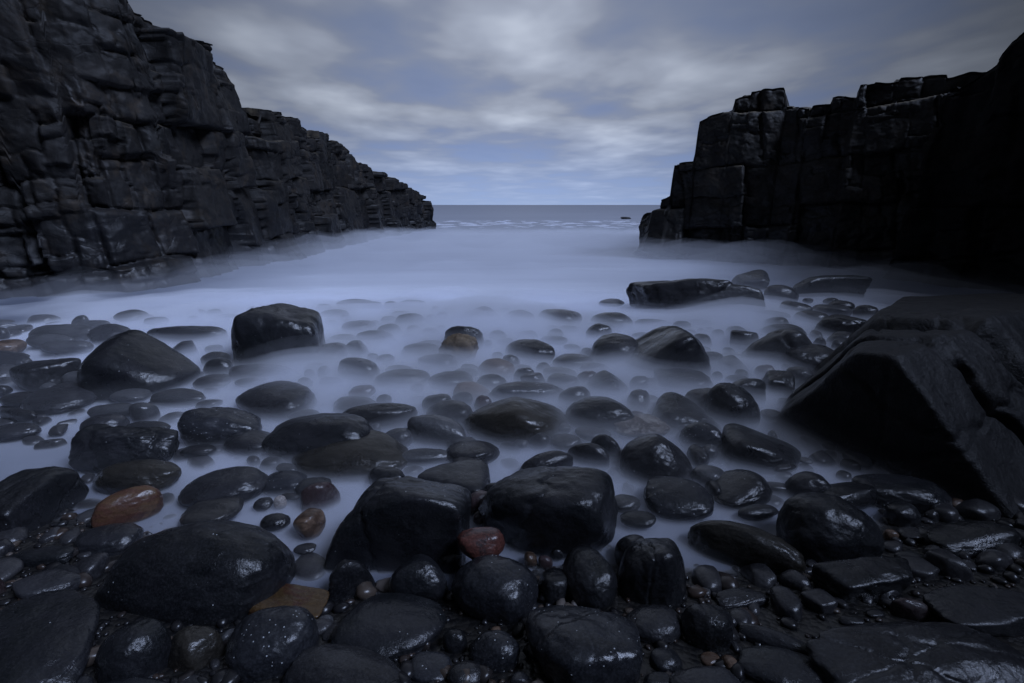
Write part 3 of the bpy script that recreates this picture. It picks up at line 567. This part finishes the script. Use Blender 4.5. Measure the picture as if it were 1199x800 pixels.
def cliff(name, pts, mat, label, seed, du=0.03, nz=230, back=4.0, amp=0.35, apron=0.25, side=1, batter=0.03, smin=0.85, zmin=0.95, res=None):
    """pts: (px, base py, top py) seen from the camera's place on the beach, or ('w', X, Y, H) in metres."""
    B = []; H = []
    for q in pts:
        if q[0] == 'w': B.append([q[1], q[2]]); H.append(q[3])
        else:
            g = ground_at(q[0], q[1]); r = ray(q[0], q[2]); t = math.hypot(g[0], g[1]) / math.hypot(r[0], r[1])
            B.append([g[0], g[1]]); H.append(CAMH + t * r[2])
    B = np.array(B); H = np.array(H)
    seg = np.linalg.norm(np.diff(B, axis=0), axis=1); L = np.concatenate([[0], np.cumsum(seg)])
    n = int(L[-1] / du); s = np.linspace(0, L[-1], n)
    bx = np.interp(s, L, B[:, 0]); by = np.interp(s, L, B[:, 1]); h = np.interp(s, L, H)
    k = max(int(1.2 / du), 3); ker = np.hanning(k); ker /= ker.sum()
    bxs = np.convolve(np.pad(bx, k, 'edge'), ker, 'same')[k:-k]; bys = np.convolve(np.pad(by, k, 'edge'), ker, 'same')[k:-k]
    tx, ty = np.gradient(bxs), np.gradient(bys); tl = np.hypot(tx, ty); nx, ny = side * ty / tl, -side * tx / tl   # outward (towards the cove)
    r = np.random.RandomState(seed)
    # ragged top: each joint column ends at a height of its own
    e = 0; 
    hh = h.copy()
    while e < n:
        wcol = int(r.uniform(0.35, 1.1) / du); hh[e:e + wcol] += r.uniform(-0.10, 0.12) * max(1, h[min(e, n - 1)] / 3); e += wcol
    hh += 0.04 * n2(s * 3, s * 0 + seed)
    ntop = 46
    v = np.concatenate([np.linspace(0, 1, nz), np.ones(ntop)])
    tb = np.concatenate([np.zeros(nz), np.linspace(0, 1, ntop + 1)[1:] ** 1.6 * back])
    z0 = -0.5
    Z = z0 + (hh[:, None] - z0) * v[None, :]
    S = np.repeat(s[:, None], len(v), 1)
    sf, zf = S.ravel(), Z.ravel()
    tt = np.repeat(tb[None, :], n, 0).ravel()
    zeta = zf + tt * 0.6
    W = np.stack([sf * 0.55, zeta * 0.55, np.full(len(sf), seed * 1.3)], 1)
    ws = sf + 0.10 * fbm(W, 3) + 0.12 * zeta; wz = zeta + 0.12 * fbm(W + 31, 3) - 0.05 * sf
    cid, ed, cu, cv, m = kd(ws, wz, r, smin * 1.35, zmin * 1.2, seed)
    pro = r.uniform(-1, 1, m); tu = r.uniform(-1, 1, m); tv = r.uniform(-1, 1, m)
    d = amp * (pro[cid] * 0.75 + 0.75 * tu[cid] * cu + 0.5 * tv[cid] * cv)
    d -= 0.5 * amp * np.exp(-ed / 0.028) * np.clip(0.5 + 1.5 * noise(W * 2.1 + 3), 0.15, 1)
    c2, e2, u2, v2, m2 = kd(ws + 0.05 * noise(W * 5), wz + 0.05 * noise(W * 5 + 40), r, smin * 0.55, zmin * 0.5, seed + 9, 0.33)
    p2 = r.uniform(-1, 1, m2); q2 = r.uniform(-1, 1, m2); q3 = r.uniform(-1, 1, m2)
    gate = np.clip(0.6 + 1.6 * noise(W * 1.3 + 77), 0.1, 1)
    d += gate * amp / 0.3 * (0.10 * p2[c2] + 0.15 * q2[c2] * u2 + 0.10 * q3[c2] * v2 - 0.05 * np.exp(-e2 / 0.018))
    c3, e3, u3, v3, m3 = kd(ws + 0.10 * noise(W * 7 + 9), wz + 0.10 * noise(W * 7 + 50), r, smin * 0.22, zmin * 0.17, seed + 19, 0.36)
    p3 = r.uniform(-1, 1, m3); q4 = r.uniform(-1, 1, m3)
    g3 = np.clip(0.2 + 2.2 * noise(W * 2.3 + 17), 0, 1)
    d += g3 * (0.035 * p3[c3] + 0.06 * q4[c3] * u3 - 0.02 * np.exp(-e3 / 0.014))
    N3 = np.stack([sf, zeta, tt], 1)
    d += 0.09 * fbm(N3 * 0.9 + seed, 3) + 0.022 * fbm(N3 * 4.3 + seed, 4, 0.6)
    hf = np.repeat(hh[:, None], len(v), 1).ravel()
    rel = np.clip(zf / np.maximum(hf, 0.5), 0, 1)
    d += apron * np.exp(-np.maximum(zf, 0) / 0.55) * (0.7 + 0.8 * noise(W * 1.7 + 5)) - batter * rel * hf
    fr = np.where(tt > 0, 1 / (1 + tt * 3.0), 1.0)
    NX = np.repeat(nx[:, None], len(v), 1).ravel(); NY = np.repeat(ny[:, None], len(v), 1).ravel()
    BX = np.repeat(bx[:, None], len(v), 1).ravel(); BY = np.repeat(by[:, None], len(v), 1).ravel()
    off = d * fr - tt - (batter * hf * (1 - fr))
    X = BX + NX * off; Y = BY + NY * off
    Zt = zf + np.where(tt > 0, 0.10 * fbm(N3 * 1.3 + 5, 3) * np.minimum(tt * 2, 1) + np.minimum(tt, 1) * 0.05, 0) - np.where(tt > back * 0.7, (tt - back * 0.7) * 3.0, 0)
    # soften the top edge
    edge = np.clip(1 - np.abs(zf - hf) / 0.10, 0, 1) * (tt == 0)
    X -= NX * 0.07 * edge ** 2; Y -= NY * 0.07 * edge ** 2
    Fc = grid_faces(n, len(v))
    if side > 0: Fc = Fc[:, ::-1]
    o = mesh_obj(name, np.stack([X, Y, Zt], 1), Fc, mat)
    tag(o, label, 'cliff')
    return o

cliff('cliff', [('w', -11.5, 2.0, 6.5), (-60, 352, -200), (0, 348, -160), (60, 345, -110), (140, 340, -60), (190, 334, -25), (214, 331, -5), (220, 330, 26), (245, 325, 40), (284, 316, 54), (306, 309, 92), (312, 308, 122), (340, 302, 135),
      (365, 296, 142), (372, 294, 155), (398, 288, 162), (420, 284, 172), (425, 283, 188), (458, 276, 207), (480, 272, 218), (499, 269, 231), (504, 268, 239), (507, 268, 247), ('w', -5.2, 34.5, 1.0), ('w', -8.5, 37, 1.2), ('w', -14, 39, 1.5)],
      MC1, 'long blocky cliff of jointed dark rock stepping down towards the sea', 8, du=0.036, nz=240, side=1, amp=0.33, smin=0.52, zmin=0.62)
cliff('cliff', [('w', 10, 20.5, 3.0), ('w', 6.8, 18.6, 2.0), (774, 291, 250), (754, 299, 250), (762, 301, 249), (764, 302, 231), (776, 303, 227), (780, 303, 191), (803, 304, 188), (805, 304, 142), (838, 306, 128),
      (840, 306, 116), (860, 307, 109), (893, 308, 107), (897, 308, 129), (920, 310, 130), (924, 310, 119), (950, 312, 115), (968, 313, 117), (972, 314, 102), (1040, 317, 98), (1085, 320, 92), (1140, 324, 88), (1230, 330, 70), (1330, 336, 50)],
      MC2, 'square-blocked headland with flat capstones standing across the cove mouth', 23, du=0.026, nz=260, side=1, amp=0.24, smin=0.95, zmin=0.75, back=3.2, batter=0.0, apron=0.3)
cliff('cliff', [('w', 11.5, 12.5, 3.0), (1050, 327, 112), (1085, 330, 92), (1105, 333, 70), (1112, 334, 56), (1140, 337, 34), (1170, 340, 14), (1199, 344, -10), (1260, 352, -70), (1400, 366, -160), ('w', 12.5, 3.0, 11.5), ('w', 12.3, -1.2, 13)],  # last points, out of view, raised to shade boulder and near beach
      MC3, 'smooth cliff slope coloured black for deep shade, rising steeply behind the giant boulder', 41, du=0.05, nz=170, side=1, amp=0.16, back=5)
cliff('cliff', [('w', 12.2, -1.0, 13), ('w', 9, -6.5, 12), ('w', 2, -9.5, 9), ('w', -6, -9.5, 7), ('w', -11, -5, 7), ('w', -11.8, 2.2, 6.5)],  # added out of view, raised to shade the foreground and right side
      MC1, 'tall unseen cliff added behind the beach to shade the cove', 51, du=0.09, nz=90, side=1, amp=0.4)

# far reef awash off the headland
P, Fc = stone_shape(77, 8, 5, 2.0, 1)
g = ground_at(733, 256.5)
o = mesh_obj('reef', P * np.array([0.9, 0.8, 0.32]), Fc, MC2); o.location = (g[0] * 0.62 + 0.2, g[1] * 0.62, 0.28)
o.location = (g[0], g[1], 0.08); o.scale = (0.7, 0.6, 0.5)
tag(o, 'tiny dark reef awash in surf just off the headland point', 'rock')

# ------------------------------------------------------------------ beach
def warp(n, lo, hi, pw, c):
    t = np.linspace(-1, 1, n); t = np.sign(t) * np.abs(t) ** pw
    return np.where(t < 0, c + (c - lo) * t, c + (hi - c) * t)
xs = warp(360, -16, 16, 1.6, 0); ys = warp(360, -14, 60, 1.9, 1.8)
GX, GY = np.meshgrid(xs, ys, indexing='ij')
GZ = ground_z(GX, GY) 
tb = NT('wet_shingle'); v = tb.n('ShaderNodeTexCoord').outputs['Object']
vo = tb.n('ShaderNodeTexVoronoi'); vo.inputs['Scale'].default_value = 45; tb.l(v, vo.inputs['Vector'])
bw = tb.n('ShaderNodeRGBToBW'); tb.l(vo.outputs['Color'], bw.inputs[0])
col = tb.mixc(tb.ramp(bw.outputs[0], [(0.2, 0.0), (0.9, 1.0)]), (0.006, 0.006, 0.007), (0.022, 0.020, 0.018))
b = tb.n('ShaderNodeBsdfPrincipled'); tb.l(col, b.inputs['Base Color']); b.inputs['Roughness'].default_value = 0.4
bp = tb.n('ShaderNodeBump'); bp.inputs['Strength'].default_value = 0.5; bp.inputs['Distance'].default_value = 0.01; bp.invert = True
tb.l(vo.outputs['Distance'], bp.inputs['Height']); tb.l(bp.outputs[0], b.inputs['Normal']); tb.l(b.outputs[0], tb.out.inputs['Surface'])
o = mesh_obj('beach', np.stack([GX.ravel(), GY.ravel(), GZ.ravel()], 1), grid_faces(360, 360), tb.m); tag(o, kind='structure')

# gravel: fine wet pebbles filling the gaps between the stones
r = np.random.RandomState(8)
V0, F0 = ico(2); VV = []; FF = []; nb = 0
for i in range(5000):
    y = 0.7 + r.rand() ** 0.8 * 1.9; x = r.uniform(-1.3, 1.45) * (y + 0.2)
    z = float(ground_z(x, y)); 
    if x > 0.9 and r.rand() < 0.5: continue
    if z < -0.03: continue
    sz = r.uniform(0.006, 0.02) * r.choice([0.6, 0.8, 1, 1.3, 1.9, 2.6], p=[.25, .25, .2, .15, .1, .05])
    a = r.uniform(0, 6.3); c, s = math.cos(a), math.sin(a)
    q = V0 * (1 + 0.12 * r.randn(len(V0), 1)) * np.array([sz, sz * r.uniform(.6, .9), sz * r.uniform(.4, .7)])
    q = np.stack([q[:, 0] * c - q[:, 1] * s, q[:, 0] * s + q[:, 1] * c, q[:, 2]], 1) + [x, y, z + sz * 0.3]
    VV.append(q); FF.append(F0 + nb); nb += len(V0)
GRAVEL = (np.vstack(VV), np.vstack(FF))
# cobbles: the half-drowned bed of worn stones between the ones that stand out, and the packed shingle bank by the giant boulder
VV = []; FF = []; nb = 0; r = np.random.RandomState(5); spots = []
BX = np.array([q['box'] for q in PLACED])
tries = 0
while len(spots) < 430 and tries < 40000:
    tries += 1
    if 190 <= len(spots) < 240: px, py = r.uniform(0, 420), r.uniform(600, 800)
    elif len(spots) < 240: px, py = r.uniform(0, 1199), 376 + 216 * r.rand() ** 1.2
    else: px, py = r.uniform(820, 1199), r.uniform(575, 800)
    if tries == 39999: print('COBBLES', len(spots))
    if px > 905 and 330 < py < 470: continue
    if tries > 9000 and px < 820: px, py = r.uniform(820, 1199), r.uniform(575, 800)
    g = ground_at(px, py)
    wpx = r.uniform(12, 36) * (1.0 + (py - 340) / 500) if py < 590 else r.uniform(16, 60)
    wm = wpx / F * g[1] / 2
    if any(math.hypot(g[0] - a, g[1] - b_) < 0.8 * (wm + c) for a, b_, c in spots): continue
    m = (px > BX[:, 0]) & (px < BX[:, 2]) & (py > BX[:, 1]) & (py < BX[:, 3] + 2)
    if m.any(): continue
    spots.append((g[0], g[1], wm))
    P, Fq = stone_shape(5000 + len(spots), r.choice([3.5, 4, 6, 9]), 4, 1.0)
    a = r.uniform(0, 6.3); c, s = math.cos(a), math.sin(a); hz_ = wm * r.uniform(0.45, 0.8)
    P = P * [wm, wm * r.uniform(0.6, 0.95), hz_]
    P = np.stack([P[:, 0] * c - P[:, 1] * s, P[:, 0] * s + P[:, 1] * c, P[:, 2]], 1)
    top = (r.uniform(0.1, 0.55) * max(float(mist_h(g[0], g[1])), 0.03) - hz_) if py < 590 else float(ground_z(g[0], g[1])) + hz_ * 0.2
    VV.append(P + [g[0], g[1], top]); FF.append(Fq + nb); nb += len(P)
M_cob = rock_mat('cobble_stone', (0.008, 0.008, 0.010), (0.030, 0.029, 0.031), rough=(0.25, 0.55))
tag(mesh_obj('cobbles', np.vstack(VV), np.vstack(FF), M_cob), 'drowned bed of small worn cobbles showing faintly through mist and shingle', 'cobbles', kind='stuff')
VV, FF = [GRAVEL[0]], [GRAVEL[1]]
tg = NT('gravel_pebbles'); ge = tg.n('ShaderNodeNewGeometry').outputs['Random Per Island']
col = tg.ramp(ge, [(0.0, (0.008, 0.008, 0.010)), (0.6, (0.018, 0.017, 0.018)), (0.85, (0.04, 0.026, 0.02)), (0.96, (0.07, 0.055, 0.045)), (1.0, (0.16, 0.14, 0.13))])
b = tg.n('ShaderNodeBsdfPrincipled'); tg.l(col, b.inputs['Base Color']); b.inputs['Roughness'].default_value = 0.3; tg.l(b.outputs[0], tg.out.inputs['Surface'])
o = mesh_obj('gravel', np.vstack(VV), np.vstack(FF), tg.m); tag(o, 'fine wet gravel in the gaps between the stones', 'gravel', kind='stuff')

# ------------------------------------------------------------------ sea
xs = warp(220, -6000, 6000, 5.5, 0); ys = np.concatenate([np.linspace(1.0, 12, 120), 12 + (np.linspace(0, 1, 121)[1:] ** 5) * 12000])
GX, GY = np.meshgrid(xs, ys, indexing='ij')
amp = np.interp(GY, [1, 4, 12, 60, 200], [0.0, 0.012, 0.03, 0.02, 0.0])
GZ = amp * (n2(GX * 0.25, GY * 0.8, 2) + 0.5 * n2(GX * 0.6, GY * 1.7, 7))
ts = NT('foam_smoothed_sea'); v = ts.n('ShaderNodeTexCoord').outputs['Object']
sx = ts.n('ShaderNodeSeparateXYZ'); ts.l(v, sx.inputs[0])
mp = ts.n('ShaderNodeMapping'); mp.inputs['Scale'].default_value = (0.22, 1.0, 1); mp.inputs['Rotation'].default_value = (0, 0, 0.12); ts.l(v, mp.inputs['Vector'])
nA = ts.noise(mp.outputs[0], 0.55, 5, 0.55, 0.8)
mpb = ts.n('ShaderNodeMapping'); mpb.inputs['Scale'].default_value = (0.035, 0.09, 1); ts.l(v, mpb.inputs['Vector'])
nB = ts.noise(mpb.outputs[0], 1.0, 5, 0.6, 0.5)
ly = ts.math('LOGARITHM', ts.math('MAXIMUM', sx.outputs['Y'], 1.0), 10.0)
cover = ts.ramp(ts.math('MULTIPLY', ly, 0.25), [(0.06, 0.0), (0.12, 0.12), (0.17, 0.75), (0.22, 1.0), (0.255, 0.6), (0.29, 0.38), (0.37, 0.30), (0.45, 0.24), (0.55, 0.16), (1.0, 0.05)])  # low near the shore: dark shallow water plus painted-in edge shade
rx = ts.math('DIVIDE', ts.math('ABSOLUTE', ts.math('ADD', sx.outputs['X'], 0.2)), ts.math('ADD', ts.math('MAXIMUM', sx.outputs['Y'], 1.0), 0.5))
cover = ts.math('SUBTRACT', cover, ts.math('MULTIPLY_ADD', rx, 2.2, -0.75, True))   # foam colour lowered towards the sides to paint in edge and cliff shade
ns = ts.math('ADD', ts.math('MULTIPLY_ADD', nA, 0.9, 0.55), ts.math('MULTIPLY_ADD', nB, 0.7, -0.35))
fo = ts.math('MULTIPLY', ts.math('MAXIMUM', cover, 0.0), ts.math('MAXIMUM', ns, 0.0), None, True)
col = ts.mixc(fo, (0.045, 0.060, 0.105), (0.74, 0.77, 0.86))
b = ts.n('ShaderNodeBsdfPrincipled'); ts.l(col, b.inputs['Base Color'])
ts.l(ts.math('MULTIPLY_ADD', fo, 0.3, 0.35), b.inputs['Roughness']); b.inputs['Specular IOR Level'].default_value = 0.5
bp = ts.n('ShaderNodeBump'); bp.inputs['Strength'].default_value = 0.15; bp.inputs['Distance'].default_value = 0.3
ts.l(nA, bp.inputs['Height']); ts.l(bp.outputs[0], b.inputs['Normal']); ts.l(b.outputs[0], ts.out.inputs['Surface'])
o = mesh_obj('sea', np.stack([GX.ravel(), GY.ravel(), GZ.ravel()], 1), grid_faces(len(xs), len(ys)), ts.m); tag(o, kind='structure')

# ------------------------------------------------------------------ mist: surging foam and spray, standing in ever thinner sheets over the sea
def mist_layer(frac, far, dens, i):
    nx, ny = 150, 260
    u = np.linspace(-1, 1, nx); w = np.linspace(0, 1, ny)
    yy = 0.9 + (w ** 1.8) * 50
    X = np.sign(u)[:, None] * np.abs(u)[:, None] ** 1.1 * (3.5 + 0.95 * yy[None, :]); X = np.clip(X, -14, 14) + 0 * yy[None, :]
    X = u[:, None] * np.minimum(3.5 + 0.95 * yy, 15)[None, :]
    Y = np.repeat(yy[None, :], nx, 0)
    far_ = np.clip((9 - Y) / 3, 0, 1)
    thin = np.interp(Y, [1.8, 3.6, 5.5], [0.45, 0.85, 1.0]) * (1 - 0.8 * far_ * np.clip((-X - 0.55 * Y + 0.2) / (0.45 * Y), 0, 1) - 0.75 * far_ * np.clip((X - 0.5 * Y) / (0.4 * Y), 0, 1))  # mist thinned near the shore and at both sides to imitate shade
    T = (mist_h(X, Y) * (thin if i >= 1 else 1.0)) * np.interp(Y, [6.5, 11, 14], [frac, frac + far, frac + far]) + np.interp(Y, [6, 12], [0, min(far, 0) * 0.3]) + 0.012 * (1 + Y * 0.1) * n2(X * 1.3, Y * 2.1, 9 + i)
    bot = -0.45
    T = np.maximum(T, bot + 0.02)
    T[0, :] = T[-1, :] = bot + 0.02; T[:, 0] = T[:, -1] = bot + 0.02
    top = np.stack([X.ravel(), Y.ravel(), T.ravel()], 1); low = np.stack([X.ravel(), Y.ravel(), np.full(X.size, bot)], 1)
    Ft = grid_faces(nx, ny)[:, ::-1][:, ::-1]; n = X.size
    Fl = Ft[:, ::-1] + n
    a = np.arange(nx); bb = np.arange(ny)
    rim = np.concatenate([a * ny, (nx - 1) * ny + bb[1:], (a[::-1] * ny + ny - 1)[1:], bb[::-1][1:-1]])
    r2 = np.roll(rim, -1)
    Fs = np.stack([rim, rim + n, r2 + n, r2], 1)[:, ::-1]
    t = NT('mist_volume'); pv = t.n('ShaderNodeVolumePrincipled')
    pv.inputs['Color'].default_value = (0.93, 0.945, 0.995, 1); pv.inputs['Density'].default_value = dens; pv.inputs['Anisotropy'].default_value = 0.0
    t.l(pv.outputs[0], t.out.inputs['Volume'])
    try: t.m.cycles.homogeneous_volume = True
    except Exception: pass
    o = mesh_obj('mist', np.vstack([top, low]), np.vstack([Ft, Fl, Fs]), t.m)
    bm = bmesh.new(); bm.from_mesh(o.data); bmesh.ops.recalc_face_normals(bm, faces=bm.faces); bm.to_mesh(o.data); bm.free()
    tag(o, 'soft white sea mist drifting over the water and the lower stones', 'mist', 'mist layers', 'stuff')
for i, (fr, ad, de) in enumerate(((1.35, 0.0, 0.13), (1.1, -0.93, 1.4), (0.86, -0.85, 2.6), (0.63, -0.95, 5.0), (0.42, -0.95, 9.0), (0.2, -0.8, 14.0))):
    mist_layer(fr, ad, de, i)

# ------------------------------------------------------------------ sky and sun
SUN_EL, SUN_AZ = math.radians(46), math.radians(118)       # azimuth from +Y towards +X
w = bpy.data.worlds.new('World'); bpy.context.scene.world = w; w.use_nodes = True; t = w.node_tree; t.nodes.clear()
class WT(NT):
    def __init__(s, tree): s.t = tree
T = WT(t)
tc = T.n('ShaderNodeTexCoord').outputs['Generated']
sk = T.n('ShaderNodeTexSky', sky_type='NISHITA'); sk.sun_disc = False; sk.sun_elevation = SUN_EL; sk.sun_rotation = SUN_AZ
sx = T.n('ShaderNodeSeparateXYZ'); T.l(tc, sx.inputs[0])
X, Y, Z = sx.outputs
zc = T.math('MAXIMUM', Z, 0.0)
den = T.math('ADD', zc, 0.07)
U = T.math('DIVIDE', X, den); Vv = T.math('DIVIDE', Y, den)
cb = T.n('ShaderNodeCombineXYZ'); T.l(U, cb.inputs[0]); T.l(Vv, cb.inputs[1])
mp = T.n('ShaderNodeMapping'); mp.inputs['Rotation'].default_value = (0, 0, 1.15); mp.inputs['Scale'].default_value = (1.0, 0.8, 1); mp.inputs['Location'].default_value = (7.3, 2.1, 0); T.l(cb.outputs[0], mp.inputs['Vector'])
c1 = T.noise(mp.outputs[0], 0.9, 4, 0.45, 0.2)
c2 = T.noise(mp.outputs[0], 2.4, 3, 0.45, 0.2)
cl = T.math('ADD', T.math('MULTIPLY', c1, 0.75), T.math('MULTIPLY', c2, 0.25))
light = T.ramp(cl, [(0.32, (0.15, 0.17, 0.235)), (0.46, (0.20, 0.225, 0.295)), (0.56, (0.29, 0.325, 0.41)), (0.72, (0.50, 0.55, 0.65))])
# blue gaps low over the sea
blue = T.ramp(zc, [(0.0, (0.25, 0.34, 0.56)), (0.04, (0.22, 0.31, 0.55)), (0.12, (0.15, 0.22, 0.43)), (0.3, (0.13, 0.18, 0.32)), (1.0, (0.05, 0.07, 0.15))])
hz = T.math('MULTIPLY_ADD', zc, 5.5, 0.15, True)
cov = T.math('MULTIPLY', T.ramp(cl, [(0.38, 0.5), (0.50, 1.0)]), hz)
skyc = T.mixc(cov, blue, light)
# the bank of cloud is thinnest, so brightest, over the cove mouth, and thickens overhead and inland
toward = T.math('MULTIPLY_ADD', T.math('ADD', T.math('MULTIPLY', T.math('MULTIPLY', Y, T.math('ABSOLUTE', Y)), 0.92), T.math('MULTIPLY', T.math('MULTIPLY', X, X), -1.5)), 0.95, 0.40, False)
toward = T.math('MAXIMUM', toward, 0.2)
tw = T.n('ShaderNodeCombineColor'); [T.l(toward, tw.inputs[k]) for k in range(3)]

skyc = T.mixc(1.0, skyc, tw.outputs[0], 'MULTIPLY')
bg1 = T.n('ShaderNodeBackground'); T.l(skyc, bg1.inputs[0]); bg1.inputs[1].default_value = 1.0
bg2 = T.n('ShaderNodeBackground'); T.l(sk.outputs[0], bg2.inputs[0]); bg2.inputs[1].default_value = 0.003
ad = T.n('ShaderNodeAddShader'); T.l(bg1.outputs[0], ad.inputs[0]); T.l(bg2.outputs[0], ad.inputs[1])
wo = T.n('ShaderNodeOutputWorld'); T.l(ad.outputs[0], wo.inputs['Surface'])
w.cycles.sampling_method = 'MANUAL'; w.cycles.sample_map_resolution = 512

sd = bpy.data.lights.new('sun', 'SUN'); sd.energy = 3.5; sd.angle = math.radians(26); sd.color = (0.56, 0.68, 1.0)
so = bpy.data.objects.new('sun', sd); C.objects.link(so)
dx, dy, dz = math.cos(SUN_EL) * math.sin(SUN_AZ), math.cos(SUN_EL) * math.cos(SUN_AZ), math.sin(SUN_EL)
from mathutils import Vector
so.rotation_euler = Vector((dx, dy, dz)).to_track_quat('Z', 'Y').to_euler(); so.location = (dx * 20, dy * 20, dz * 20)

sc = bpy.context.scene
sc.view_settings.view_transform = 'Standard'; sc.view_settings.look = 'None'; sc.view_settings.exposure = 0.0; sc.view_settings.gamma = 1.0
sc.cycles.use_denoising = True
try: sc.cycles.denoiser = 'OPENIMAGEDENOISE'
except Exception: pass
sc.cycles.max_bounces = 12; sc.cycles.diffuse_bounces = 2; sc.cycles.glossy_bounces = 2; sc.cycles.volume_bounces = 10; sc.cycles.transparent_max_bounces = 24
sc.cycles.use_adaptive_sampling = False
